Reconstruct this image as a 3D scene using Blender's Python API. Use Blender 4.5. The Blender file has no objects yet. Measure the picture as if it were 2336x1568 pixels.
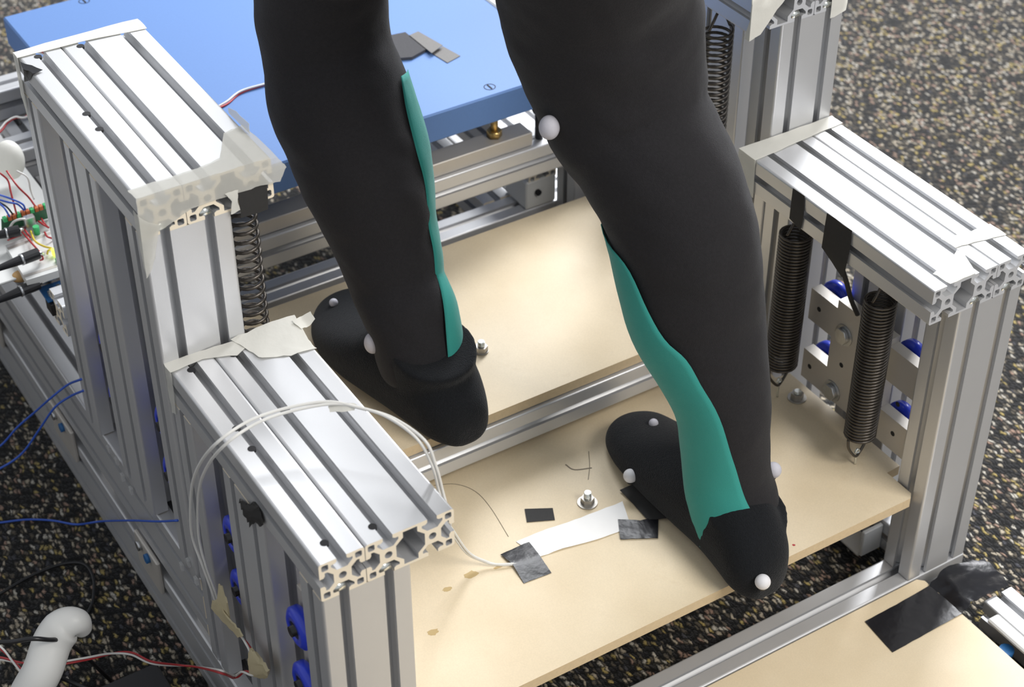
import bpy, bmesh, math, random
from mathutils import Vector, Matrix
random.seed(4)
S = bpy.context.scene
COL = S.collection
FLOOR = 52.0          # the floor lies 52 mm below the datum of the rig
def P(x, y=None, z=None):
    if y is None: x, y, z = x
    return Vector((x/1000.0, y/1000.0, (z+FLOOR)/1000.0))

# ---------------------------------------------------------------- camera, light, exposure
cam = bpy.data.cameras.new('camera'); co = bpy.data.objects.new('camera', cam); COL.objects.link(co)
cam.sensor_width = 23.6; cam.lens = 40.97; cam.clip_start = 0.05; cam.clip_end = 60
right = Vector((0.8476187, -0.5306018, -0.0020805)); down = Vector((-0.3299190, -0.5239556, -0.7852541)); fwd = Vector((0.4155671, 0.6662824, -0.6191702))
m3 = Matrix((right, -down, -fwd)).transposed(); m4 = m3.to_4x4(); m4.translation = P(-383.6, -896.5, 1373.7)
co.matrix_world = m4
cam.dof.use_dof = True; cam.dof.focus_distance = 1.66; cam.dof.aperture_fstop = 5.6
S.camera = co
w = bpy.data.worlds.new('room'); S.world = w; w.use_nodes = True
bg = w.node_tree.nodes['Background']; bg.inputs[0].default_value = (0.92, 0.955, 1.0, 1); bg.inputs[1].default_value = 0.50
def area(name, loc, target, sx, sy, watt, col=(1, 1, 1)):
    l = bpy.data.lights.new(name, 'AREA'); l.shape = 'RECTANGLE'; l.size = sx; l.size_y = sy; l.energy = watt; l.color = col
    o = bpy.data.objects.new(name, l); COL.objects.link(o); o.location = loc
    o.rotation_euler = (Vector(target)-Vector(loc)).to_track_quat('-Z', 'Y').to_euler(); return o
area('ceiling_light', (2.9, 2.3, 2.45), (0.5, 0.3, 0.2), 1.6, 1.6, 185, (0.97, 0.98, 1.0))
area('ceiling_light', (1.3, 1.9, 2.75), (0.3, 0.2, 0.2), 1.2, 0.7, 36, (0.95, 0.97, 1.0))
area('ceiling_light', (1.3, -1.9, 2.7), (0.4, 0.1, 0.2), 1.6, 1.0, 75, (1.0, 0.96, 0.90))
S.view_settings.view_transform = 'Standard'; S.view_settings.look = 'None'
S.view_settings.exposure = 0.14; S.view_settings.gamma = 1.0; S.view_settings.use_curve_mapping = False

# ---------------------------------------------------------------- materials
def mat(name, col, rough=0.5, metal=0.0, noise=0.0, nscale=60, bump=0.0, bscale=400, stretch=(1, 1, 1), spec=0.5, emit=None, sheen=0.0, alpha=1.0, coat=0.0, trans=0.0):
    m = bpy.data.materials.new(name); m.use_nodes = True; nt = m.node_tree; b = nt.nodes['Principled BSDF']
    b.inputs['Base Color'].default_value = (*col, 1); b.inputs['Roughness'].default_value = rough; b.inputs['Metallic'].default_value = metal
    b.inputs['Specular IOR Level'].default_value = spec; b.inputs['Coat Weight'].default_value = coat
    if sheen: b.inputs['Sheen Weight'].default_value = sheen; b.inputs['Sheen Roughness'].default_value = 0.4
    if emit: b.inputs['Emission Color'].default_value = (*emit[0], 1); b.inputs['Emission Strength'].default_value = emit[1]
    if alpha < 1: b.inputs['Alpha'].default_value = alpha
    if trans: b.inputs['Transmission Weight'].default_value = trans
    tc = nt.nodes.new('ShaderNodeTexCoord'); mp = nt.nodes.new('ShaderNodeMapping'); mp.inputs['Scale'].default_value = stretch
    nt.links.new(tc.outputs['Object'], mp.inputs[0])
    n = nt.nodes.new('ShaderNodeTexNoise'); n.inputs['Scale'].default_value = nscale; n.inputs['Detail'].default_value = 4
    nt.links.new(mp.outputs[0], n.inputs['Vector'])
    mx = nt.nodes.new('ShaderNodeMix'); mx.data_type = 'RGBA'
    k = max(noise, 0.02)
    mx.inputs['A'].default_value = (*[c*(1-k) for c in col], 1); mx.inputs['B'].default_value = (*[min(1, c*(1+k)) for c in col], 1)
    nt.links.new(n.outputs['Fac'], mx.inputs['Factor']); nt.links.new(mx.outputs['Result'], b.inputs['Base Color'])
    if bump:
        n2 = nt.nodes.new('ShaderNodeTexNoise'); n2.inputs['Scale'].default_value = bscale; n2.inputs['Detail'].default_value = 3
        nt.links.new(mp.outputs[0], n2.inputs['Vector'])
        bp = nt.nodes.new('ShaderNodeBump'); bp.inputs['Strength'].default_value = bump; bp.inputs['Distance'].default_value = 0.002
        nt.links.new(n2.outputs['Fac'], bp.inputs['Height']); nt.links.new(bp.outputs[0], b.inputs['Normal'])
    return m
M_alu = mat('anodised_aluminium', (0.62, 0.625, 0.64), 0.43, 0.6, noise=0.04, nscale=20, bump=0.03, bscale=900)
M_cut = mat('sawn_aluminium_end', (0.86, 0.76, 0.60), 0.6, 0.0, noise=0.05)
M_cutg = mat('sawn_aluminium_end_grey', (0.62, 0.63, 0.66), 0.5, 0.4, noise=0.05)
M_plate = mat('milled_plate', (0.52, 0.49, 0.45), 0.45, 0.35, noise=0.06, nscale=40)
M_steel = mat('zinc_steel', (0.55, 0.56, 0.57), 0.28, 0.9, noise=0.15, nscale=200)
M_nut = mat('bright_zinc', (0.80, 0.82, 0.78), 0.18, 0.9, noise=0.1, nscale=150)
M_washer = mat('dull_zinc', (0.42, 0.40, 0.37), 0.4, 0.8, noise=0.2, nscale=200)
M_spring = mat('dark_spring_steel', (0.095, 0.085, 0.075), 0.36, 0.85, noise=0.2, nscale=300)
M_black = mat('black_plastic', (0.012, 0.012, 0.014), 0.35, noise=0.2)
M_back = mat('black_rubber_backing', (0.035, 0.034, 0.033), 0.35, noise=0.1)
M_dark = mat('dark_hole', (0.01, 0.01, 0.012), 0.8)
M_blue = mat('blue_painted_platform', (0.11, 0.215, 0.47), 0.55, noise=0.05, nscale=400, bump=0.04, bscale=900, spec=0.4)
M_wheel = mat('blue_polyurethane', (0.02, 0.05, 0.62), 0.3, noise=0.1, coat=0.3)
M_teal = mat('teal_stretch_fabric', (0.035, 0.27, 0.235), 0.75, noise=0.12, nscale=9, bump=0.25, bscale=1500, sheen=0.2, spec=0.2)
M_tights = mat('black_stretch_fabric', (0.020, 0.019, 0.021), 0.85, noise=0.25, nscale=400, bump=0.4, bscale=1300, sheen=0.12, spec=0.15)
M_sock = mat('black_knit_sock', (0.012, 0.013, 0.015), 0.95, noise=0.3, nscale=500, bump=0.7, bscale=900, sheen=0.12, spec=0.1)
M_ball = mat('reflective_grey_sphere', (0.50, 0.49, 0.54), 0.65, noise=0.06, nscale=500, bump=0.1, bscale=2000)
M_ballw = mat('reflective_white_sphere', (0.72, 0.71, 0.73), 0.6, noise=0.06, nscale=500, bump=0.1, bscale=2000)
M_btape = mat('black_vinyl_tape', (0.011, 0.011, 0.014), 0.27, noise=0.1, bump=0.35, bscale=60, spec=0.4)
M_mtape = mat('black_matte_tape', (0.022, 0.021, 0.021), 0.75, noise=0.2, nscale=300)
M_gtape = mat('grey_cloth_tape', (0.13, 0.125, 0.12), 0.6, noise=0.15, nscale=300)
M_felt = mat('grey_felt', (0.06, 0.06, 0.066), 0.95, noise=0.3, nscale=600)
M_white = mat('white_plastic', (0.70, 0.70, 0.68), 0.4, noise=0.03)
M_wirew = mat('white_wire_sleeve', (0.72, 0.71, 0.68), 0.45, noise=0.03)
M_wirer = mat('red_wire_sleeve', (0.42, 0.03, 0.035), 0.4, noise=0.05)
M_wireb = mat('blue_wire_sleeve', (0.03, 0.10, 0.50), 0.4, noise=0.05)
M_wirey = mat('yellow_wire_sleeve', (0.70, 0.55, 0.05), 0.4, noise=0.05)
M_pcb = mat('green_circuit_board', (0.02, 0.12, 0.05), 0.4, noise=0.25, nscale=200)
M_pcbb = mat('blue_circuit_board', (0.02, 0.12, 0.32), 0.4, noise=0.25, nscale=200)
M_orange = mat('orange_terminal', (0.50, 0.13, 0.04), 0.5)
M_green = mat('green_plastic', (0.05, 0.45, 0.15), 0.4)
M_led = mat('lit_led', (0.6, 0.8, 0.1), 0.3, emit=((0.75, 1.0, 0.08), 1.6))
M_brass = mat('brass', (0.55, 0.38, 0.15), 0.3, 0.9)
M_orangeplug = mat('tan_putty', (0.50, 0.30, 0.12), 0.6, noise=0.2)

def tape_mat(name, col, alpha):
    m = bpy.data.materials.new(name); m.use_nodes = True; nt = m.node_tree; b = nt.nodes['Principled BSDF']
    b.inputs['Base Color'].default_value = (*col, 1); b.inputs['Roughness'].default_value = 0.6
    tr = nt.nodes.new('ShaderNodeBsdfTranslucent'); tr.inputs[0].default_value = (*col, 1)
    tp = nt.nodes.new('ShaderNodeBsdfTransparent')
    tc = nt.nodes.new('ShaderNodeTexCoord'); n = nt.nodes.new('ShaderNodeTexNoise'); n.inputs['Scale'].default_value = 55; n.inputs['Detail'].default_value = 5
    nt.links.new(tc.outputs['Object'], n.inputs['Vector'])
    bp = nt.nodes.new('ShaderNodeBump'); bp.inputs['Strength'].default_value = 0.35; bp.inputs['Distance'].default_value = 0.003
    nt.links.new(n.outputs['Fac'], bp.inputs['Height']); nt.links.new(bp.outputs[0], b.inputs['Normal'])
    a = nt.nodes.new('ShaderNodeMixShader'); a.inputs[0].default_value = 0.3; nt.links.new(b.outputs[0], a.inputs[1]); nt.links.new(tr.outputs[0], a.inputs[2])
    c = nt.nodes.new('ShaderNodeMixShader'); c.inputs[0].default_value = 1-alpha; nt.links.new(a.outputs[0], c.inputs[1]); nt.links.new(tp.outputs[0], c.inputs[2])
    nt.links.new(c.outputs[0], nt.nodes['Material Output'].inputs[0]); return m
M_paper = mat('white_paper_tape', (0.86, 0.85, 0.84), 0.5, noise=0.03)
M_mask = tape_mat('masking_tape_translucent', (0.80, 0.79, 0.74), 0.50)
M_maskw = tape_mat('masking_tape_cream', (0.83, 0.82, 0.77), 0.93)
M_maskd = tape_mat('masking_tape_aged', (0.66, 0.58, 0.38), 0.97)
M_film = tape_mat('clear_film_scraps', (0.6, 0.6, 0.6), 0.5)

def board_mat():
    m = bpy.data.materials.new('fibreboard'); m.use_nodes = True; nt = m.node_tree; b = nt.nodes['Principled BSDF']
    b.inputs['Roughness'].default_value = 0.48; b.inputs['Specular IOR Level'].default_value = 0.35
    tc = nt.nodes.new('ShaderNodeTexCoord')
    def noise(sc, det=4, rough=0.5):
        n = nt.nodes.new('ShaderNodeTexNoise'); n.inputs['Scale'].default_value = sc; n.inputs['Detail'].default_value = det; n.inputs['Roughness'].default_value = rough
        nt.links.new(tc.outputs['Object'], n.inputs['Vector']); return n
    r1 = nt.nodes.new('ShaderNodeValToRGB'); nt.links.new(noise(9).outputs['Fac'], r1.inputs[0])
    r1.color_ramp.elements[0].position = 0.3; r1.color_ramp.elements[0].color = (0.69, 0.565, 0.38, 1)
    r1.color_ramp.elements[1].position = 0.7; r1.color_ramp.elements[1].color = (0.78, 0.66, 0.475, 1)
    r2 = nt.nodes.new('ShaderNodeValToRGB'); nt.links.new(noise(5, 6, 0.7).outputs['Fac'], r2.inputs[0])
    r2.color_ramp.elements[0].position = 0.64; r2.color_ramp.elements[0].color = (0, 0, 0, 1); r2.color_ramp.elements[1].position = 0.78; r2.color_ramp.elements[1].color = (0.35, 0.35, 0.35, 1)
    mx = nt.nodes.new('ShaderNodeMix'); mx.data_type = 'RGBA'; mx.inputs['B'].default_value = (0.42, 0.27, 0.10, 1)
    nt.links.new(r1.outputs[0], mx.inputs['A']); nt.links.new(r2.outputs[0], mx.inputs['Factor'])
    r3 = nt.nodes.new('ShaderNodeValToRGB'); nt.links.new(noise(700, 2).outputs['Fac'], r3.inputs[0])
    r3.color_ramp.elements[0].color = (0.90, 0.90, 0.90, 1); r3.color_ramp.elements[1].color = (1.06, 1.06, 1.06, 1)
    ml = nt.nodes.new('ShaderNodeMix'); ml.data_type = 'RGBA'; ml.blend_type = 'MULTIPLY'; ml.inputs['Factor'].default_value = 1
    nt.links.new(mx.outputs['Result'], ml.inputs['A']); nt.links.new(r3.outputs[0], ml.inputs['B']); nt.links.new(ml.outputs['Result'], b.inputs['Base Color'])
    return m
M_board = board_mat()
M_boardedge = mat('fibreboard_cut_edge', (0.56, 0.44, 0.28), 0.8, noise=0.12, nscale=300)
M_stain = mat('board_stain', (0.50, 0.36, 0.16), 0.6)
M_pencil = mat('pencil_mark', (0.22, 0.18, 0.13), 0.8)

def carpet_mat():
    m = bpy.data.materials.new('flecked_loop_carpet'); m.use_nodes = True; nt = m.node_tree; b = nt.nodes['Principled BSDF']
    b.inputs['Roughness'].default_value = 0.95; b.inputs['Specular IOR Level'].default_value = 0.1
    b.inputs['Sheen Weight'].default_value = 0.25; b.inputs['Sheen Roughness'].default_value = 0.5
    tc = nt.nodes.new('ShaderNodeTexCoord')
    wn = nt.nodes.new('ShaderNodeTexNoise'); wn.inputs['Scale'].default_value = 85; nt.links.new(tc.outputs['Object'], wn.inputs['Vector'])
    wv = nt.nodes.new('ShaderNodeVectorMath'); wv.operation = 'MULTIPLY_ADD'; wv.inputs[1].default_value = (0.010, 0.010, 0); nt.links.new(wn.outputs['Color'], wv.inputs[0]); nt.links.new(tc.outputs['Object'], wv.inputs[2])
    mp = nt.nodes.new('ShaderNodeMapping'); mp.inputs['Rotation'].default_value = (0, 0, math.radians(14)); mp.inputs['Scale'].default_value = (235, 105, 1)
    nt.links.new(wv.outputs[0], mp.inputs[0])
    v = nt.nodes.new('ShaderNodeTexVoronoi'); v.voronoi_dimensions = '2D'; v.inputs['Scale'].default_value = 1.0; v.inputs['Randomness'].default_value = 0.55
    nt.links.new(mp.outputs[0], v.inputs['Vector'])
    sp = nt.nodes.new('ShaderNodeSeparateColor'); nt.links.new(v.outputs['Color'], sp.inputs[0])
    r = nt.nodes.new('ShaderNodeValToRGB'); nt.links.new(sp.outputs[0], r.inputs[0]); r.color_ramp.interpolation = 'CONSTANT'
    e = r.color_ramp.elements; e[0].position = 0; e[0].color = (0.008, 0.008, 0.009, 1); e[1].position = 0.38; e[1].color = (0.09, 0.075, 0.055, 1)
    for pos, c in ((0.55, (0.38, 0.33, 0.25)), (0.70, (0.03, 0.028, 0.026)), (0.76, (0.36, 0.28, 0.10)), (0.83, (0.30, 0.20, 0.15)), (0.90, (0.46, 0.43, 0.37)), (0.97, (0.05, 0.05, 0.06))):
        x = e.new(pos); x.color = (*c, 1)
    rf = nt.nodes.new('ShaderNodeValToRGB'); nt.links.new(v.outputs['Distance'], rf.inputs[0])
    rf.color_ramp.elements[0].position = 0.14; rf.color_ramp.elements[0].color = (1, 1, 1, 1); rf.color_ramp.elements[1].position = 0.50; rf.color_ramp.elements[1].color = (0.05, 0.05, 0.05, 1)
    fn = nt.nodes.new('ShaderNodeTexNoise'); fn.inputs['Scale'].default_value = 620; fn.inputs['Detail'].default_value = 2; nt.links.new(tc.outputs['Object'], fn.inputs['Vector'])
    fm = nt.nodes.new('ShaderNodeMath'); fm.operation = 'MULTIPLY_ADD'; fm.inputs[1].default_value = 0.8; nt.links.new(fn.outputs['Fac'], fm.inputs[0])
    fs = nt.nodes.new('ShaderNodeMath'); fs.operation = 'SUBTRACT'; fs.inputs[1].default_value = 0.40; nt.links.new(v.outputs['Distance'], fs.inputs[0]); nt.links.new(fs.outputs[0], fm.inputs[2]); nt.links.new(fm.outputs[0], rf.inputs[0])
    ml = nt.nodes.new('ShaderNodeMix'); ml.data_type = 'RGBA'; ml.blend_type = 'MULTIPLY'; ml.inputs['Factor'].default_value = 1
    nt.links.new(r.outputs[0], ml.inputs['A']); nt.links.new(rf.outputs[0], ml.inputs['B']); nt.links.new(ml.outputs['Result'], b.inputs['Base Color'])
    bp = nt.nodes.new('ShaderNodeBump'); bp.inputs['Strength'].default_value = 0.4; bp.inputs['Distance'].default_value = 0.003
    nt.links.new(rf.outputs[0], bp.inputs['Height']); nt.links.new(bp.outputs[0], b.inputs['Normal'])
    return m
M_carpet = carpet_mat()

# ---------------------------------------------------------------- helpers
def wloc(o):
    v = Vector((0, 0, 0))
    while o is not None: v = v+o.location; o = o.parent
    return v
def tag(o, label=None, cat=None, group=None, kind=None):
    if label: o['label'] = label
    if cat: o['category'] = cat
    if group: o['group'] = group
    if kind: o['kind'] = kind
    return o
def thing(name, loc, label, cat, group=None):
    o = bpy.data.objects.new(name, None); COL.objects.link(o); o.location = P(loc); o.empty_display_size = 0.05
    return tag(o, label, cat, group)
def link(name, verts, faces, m, parent=None, smooth=False, label=None, origin=None):
    """verts in rig millimetres; linked as one mesh whose origin is its parent's (or its own base)."""
    vs = [P(v) for v in verts]
    if parent is not None: base = wloc(parent); loc = Vector((0, 0, 0))
    else:
        n = len(vs); base = P(origin) if origin else Vector((sum(v.x for v in vs)/n, sum(v.y for v in vs)/n, min(v.z for v in vs))); loc = base
    me = bpy.data.meshes.new(name); me.from_pydata([v-base for v in vs], [], faces); me.update()
    bm = bmesh.new(); bm.from_mesh(me); bmesh.ops.recalc_face_normals(bm, faces=bm.faces); bm.to_mesh(me); bm.free()
    if smooth: me.polygons.foreach_set('use_smooth', [True]*len(me.polygons))
    for k in (m if isinstance(m, (list, tuple)) else [m]): me.materials.append(k)
    o = bpy.data.objects.new(name, me); COL.objects.link(o); o.location = loc
    if parent is not None: o.parent = parent
    if label: o['label'] = label
    return o
def rawbox(x0, x1, y0, y1, z0, z1, c=0.6):
    """chamfered box"""
    c = min(c, (x1-x0)*0.3, (y1-y0)*0.3, (z1-z0)*0.3); vs = []
    for X, sx in ((x0, 1), (x1, -1)):
        for Y, sy in ((y0, 1), (y1, -1)):
            for Z, sz in ((z0, 1), (z1, -1)):
                vs += [(X+sx*c, Y, Z), (X, Y+sy*c, Z), (X, Y, Z+sz*c)]
    vs2 = []
    for X, sx in ((x0, 1), (x1, -1)):
        for Y, sy in ((y0, 1), (y1, -1)):
            for Z, sz in ((z0, 1), (z1, -1)):
                vs2 += [(X, Y+sy*c, Z+sz*c), (X+sx*c, Y, Z+sz*c), (X+sx*c, Y+sy*c, Z)]
    return hull(vs2)
def hull(vs):
    bm = bmesh.new()
    for v in vs: bm.verts.new(v)
    bmesh.ops.convex_hull(bm, input=bm.verts)
    bmesh.ops.dissolve_limit(bm, angle_limit=0.01, verts=bm.verts, edges=bm.edges)
    bm.verts.index_update(); V = [tuple(v.co) for v in bm.verts]; F = [[v.index for v in f.verts] for f in bm.faces]; bm.free(); return V, F
def box(name, x0, x1, y0, y1, z0, z1, m, parent=None, c=0.6, label=None):
    V, F = rawbox(x0, x1, y0, y1, z0, z1, c); return link(name, V, F, m, parent, label=label)
def frame(d):
    d = d.normalized(); a = Vector((0, 0, 1)) if abs(d.z) < 0.9 else Vector((1, 0, 0))
    u = d.cross(a).normalized(); return u, d.cross(u).normalized()
def rawcyl(p0, p1, r0, r1=None, seg=20):
    r1 = r0 if r1 is None else r1; p0 = Vector(p0); p1 = Vector(p1); u, v = frame(p1-p0); V = []
    for p, r in ((p0, r0), (p1, r1)):
        for i in range(seg):
            a = 2*math.pi*i/seg; V.append(tuple(p+u*(r*math.cos(a))+v*(r*math.sin(a))))
    F = [[i, (i+1) % seg, seg+(i+1) % seg, seg+i] for i in range(seg)]+[list(range(seg))[::-1], list(range(seg, 2*seg))]
    return V, F
def join(*vf):
    V = []; F = []
    for v, f in vf:
        n = len(V); V += list(v); F += [[i+n for i in q] for q in f]
    return V, F
def cyl(name, p0, p1, r, m, parent=None, r1=None, seg=20, label=None):
    V, F = rawcyl(p0, p1, r, r1, seg); o = link(name, V, F, m, parent, label=label)
    for pl in o.data.polygons:
        if len(pl.vertices) == 4: pl.use_smooth = True
    return o
def smooth_path(pts, n=8):
    pts = [Vector(p) for p in pts]
    if len(pts) < 3: return pts
    q = [pts[0]*2-pts[1]]+pts+[pts[-1]*2-pts[-2]]; out = []
    for i in range(1, len(q)-2):
        a, b, c, d = q[i-1], q[i], q[i+1], q[i+2]
        for k in range(n):
            t = k/n; out.append(0.5*((2*b)+(c-a)*t+(2*a-5*b+4*c-d)*t*t+(3*b-a-3*c+d)*t**3))
    out.append(pts[-1]); return out
def rawtube(pts, r, seg=8, closed_ends=True):
    n = len(pts); V = []; F = []; u = None
    for i, p in enumerate(pts):
        d = (pts[min(i+1, n-1)]-pts[max(i-1, 0)]).normalized()
        if u is None: u, v = frame(d)
        else: u = (u-d*u.dot(d)).normalized(); v = d.cross(u)
        rr = r[i] if isinstance(r, (list, tuple)) else r
        for k in range(seg):
            a = 2*math.pi*k/seg; V.append(tuple(p+u*(rr*math.cos(a))+v*(rr*math.sin(a))))
        if i:
            for k in range(seg): F.append([(i-1)*seg+k, (i-1)*seg+(k+1) % seg, i*seg+(k+1) % seg, i*seg+k])
    if closed_ends: F += [list(range(seg))[::-1], list(range((n-1)*seg, n*seg))]
    return V, F
def tube(name, pts, r, m, parent=None, n=8, seg=8, label=None):
    V, F = rawtube(smooth_path(pts, n), r, seg); return link(name, V, F, m, parent, smooth=True, label=label)
def ball(name, c, r, m, parent=None, seg=28, rings=18, sq=(1, 1, 1)):
    V = [(c[0], c[1], c[2]+r*sq[2])]
    for i in range(1, rings):
        t = math.pi*i/rings
        for k in range(seg):
            a = 2*math.pi*k/seg; V.append((c[0]+r*sq[0]*math.sin(t)*math.cos(a), c[1]+r*sq[1]*math.sin(t)*math.sin(a), c[2]+r*sq[2]*math.cos(t)))
    V.append((c[0], c[1], c[2]-r*sq[2])); F = [[0, 1+(k+1) % seg, 1+k] for k in range(seg)]
    for i in range(rings-2):
        for k in range(seg): F.append([1+i*seg+k, 1+i*seg+(k+1) % seg, 1+(i+1)*seg+(k+1) % seg, 1+(i+1)*seg+k])
    b = 1+(rings-2)*seg; F += [[len(V)-1, b+k, b+(k+1) % seg] for k in range(seg)]
    return link(name, V, F, m, parent, smooth=True)
def rawprism(poly, z0, z1):
    n = len(poly); V = [(x, y, z0) for x, y in poly]+[(x, y, z1) for x, y in poly]
    return V, [list(range(n))[::-1], list(range(n, 2*n))]+[[i, (i+1) % n, n+(i+1) % n, n+i] for i in range(n)]
def prism(name, poly, z0, z1, m, parent=None, label=None):
    V, F = rawprism(poly, z0, z1); return link(name, V, F, m, parent, label=label)
def flatpoly(name, pts, t, m, parent=None, label=None):
    """thin sheet of thickness t lying with the given 3D outline as its underside"""
    n = len(pts); V = [tuple(p) for p in pts]+[(p[0], p[1], p[2]+t) for p in pts]
    return link(name, V, [list(range(n))[::-1], list(range(n, 2*n))]+[[i, (i+1) % n, n+(i+1) % n, n+i] for i in range(n)], m, parent, label=label)
def sheet(name, rows, t, m, parent=None, sub=3, wob=0.0, label=None, jag=0.0):
    """a piece of tape: grid of rig points, refined, wrinkled a little, with real thickness"""
    rnd = random.Random(len(name)+int(rows[0][0][0])+int(rows[0][0][1]))
    R = [smooth_row(r, sub) for r in rows]
    cols = list(zip(*R)); C2 = [smooth_row(c, sub) for c in cols]; G = list(zip(*C2)); h = len(G); wd = len(G[0]); V = []
    for i, r in enumerate(G):
        for j, p in enumerate(r):
            p = Vector(p); k = wob*(rnd.random()-0.5)*2
            e = jag*(rnd.random()-0.5)*2 if i in (0, h-1) or j in (0, wd-1) else 0
            V.append((p.x+k*0.3+e, p.y+k*0.5+e, p.z+k))
    F = [[i*wd+j, i*wd+j+1, (i+1)*wd+j+1, (i+1)*wd+j] for i in range(h-1) for j in range(wd-1)]
    o = link(name, V, F, m, parent, smooth=False, label=label)
    bm = bmesh.new(); bm.from_mesh(o.data); bmesh.ops.solidify(bm, geom=bm.faces, thickness=t/1000.0); bm.to_mesh(o.data); bm.free()
    o.data.polygons.foreach_set('use_smooth', [True]*len(o.data.polygons)); o.data.set_sharp_from_angle(angle=1.0); return o
def smooth_row(r, sub):
    out = []
    for a, b in zip(r[:-1], r[1:]):
        for k in range(sub):
            t = k/sub; out.append(tuple(a[q]*(1-t)+b[q]*t for q in range(3)))
    out.append(tuple(r[-1])); return out

# ---------------------------------------------------------------- slotted aluminium profile, real cross-section
def side_pts(n):
    """one face of the outline, n slots, running along u with depth d"""
    out = []
    for k in range(n):
        o = 40*k
        out += [(o+15.6, 0), (o+15.6, 3.4), (o+13.6, 4.8), (o+10.6, 4.8), (o+10.6, 7.2), (o+15.4, 12.2), (o+24.6, 12.2), (o+29.4, 7.2), (o+29.4, 4.8), (o+26.4, 4.8), (o+24.4, 3.4), (o+24.4, 0)]
    return out
def outline(n):
    W = 40*n; H = 40; r = 2.2; pts = []
    def corner(cx, cy, a0):
        for i in range(4):
            a = math.radians(a0+30*i); pts.append((cx+r*math.cos(a), cy+r*math.sin(a)))
    corner(r, r, 180); pts.extend((u, d) for u, d in side_pts(n))
    corner(W-r, r, 270); pts.extend((W-d, u) for u, d in side_pts(1))
    corner(W-r, H-r, 0); pts.extend((W-u, H-d) for u, d in side_pts(n))
    corner(r, H-r, 90); pts.extend((d, H-u) for u, d in side_pts(1))
    holes = []
    for hx in (2.3, W-8.3):
        for hy in (2.3, H-8.3): holes.append([(hx+1, hy), (hx+5, hy), (hx+6, hy+1), (hx+6, hy+5), (hx+5, hy+6), (hx+1, hy+6), (hx, hy+5), (hx, hy+1)])
    for k in range(n): holes.append([(40*k+20+3.5*math.cos(math.radians(a)), 20+3.5*math.sin(math.radians(a))) for a in range(0, 360, 24)])
    if n == 2:
        holes.append([(33.5, 2.4), (46.5, 2.4), (46.5, 8), (53, 14), (53, 26), (46.5, 32), (46.5, 37.6), (33.5, 37.6), (33.5, 32), (27, 26), (27, 14), (33.5, 8)])
    return pts, holes
_prof = {}
def profile_mesh(n, L, endmat):
    key = (n, round(L, 1), endmat.name)
    if key in _prof: return _prof[key]
    cu = bpy.data.curves.new('section', 'CURVE'); cu.dimensions = '2D'; cu.fill_mode = 'BOTH'; cu.extrude = L/2000.0
    pts, holes = outline(n)
    for loop in [pts]+holes:
        sp = cu.splines.new('POLY'); sp.points.add(len(loop)-1); sp.use_cyclic_u = True
        for q, (x, y) in zip(sp.points, loop): q.co = (x/1000.0, y/1000.0, 0, 1)
    o = bpy.data.objects.new('section', cu); COL.objects.link(o); bpy.context.view_layer.update()
    me = bpy.data.meshes.new_from_object(o, depsgraph=bpy.context.evaluated_depsgraph_get()); bpy.data.objects.remove(o); bpy.data.curves.remove(cu)
    for v in me.vertices: v.co.z += L/2000.0
    me.materials.clear(); me.materials.append(M_alu); me.materials.append(endmat)
    me.update()
    for pl in me.polygons: pl.material_index = 1 if abs(pl.normal.z) > 0.9 else 0; pl.use_smooth = False
    _prof[key] = me; return me
AX = {'x': Matrix(((0, 0, 1), (1, 0, 0), (0, 1, 0))), 'y': Matrix(((1, 0, 0), (0, 0, 1), (0, 1, 0))), 'z': Matrix(((1, 0, 0), (0, 1, 0), (0, 0, 1)))}
def profile(name, axis, wide, x0, y0, z0, L, parent, endmat=None, n=1, label=None):
    """profile along `axis` from its low corner; `wide` is the direction the 80 mm side takes"""
    me = profile_mesh(n, L, endmat or M_cut)
    key = me.name+axis+wide
    # local u (width), v (height 40), w (length)
    ex = {'x': Vector((1, 0, 0)), 'y': Vector((0, 1, 0)), 'z': Vector((0, 0, 1))}
    other = [a for a in 'xyz' if a not in (axis, wide)][0]
    u, v, w_ = ex[wide], ex[other], ex[axis]
    Mx = Matrix((u, v, w_)).transposed()
    if key not in _prof:
        m2 = me.copy(); m2.transform(Mx.to_4x4())
        if Mx.determinant() < 0: m2.flip_normals()
        m2.update(); _prof[key] = m2
    o = bpy.data.objects.new(name, _prof[key]); COL.objects.link(o)
    if parent is not None: o.parent = parent; o.location = P(x0, y0, z0)-wloc(parent)
    else: o.location = P(x0, y0, z0)
    if label: o['label'] = label
    return o

# ================================================================ SETTING
fl = link('floor', [(-2500, -2500, -52), (4000, -2500, -52), (4000, 5000, -52), (-2500, 5000, -52)], [[0, 1, 2, 3]], M_carpet, origin=(0, 0, -52)); tag(fl, kind='structure')

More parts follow.
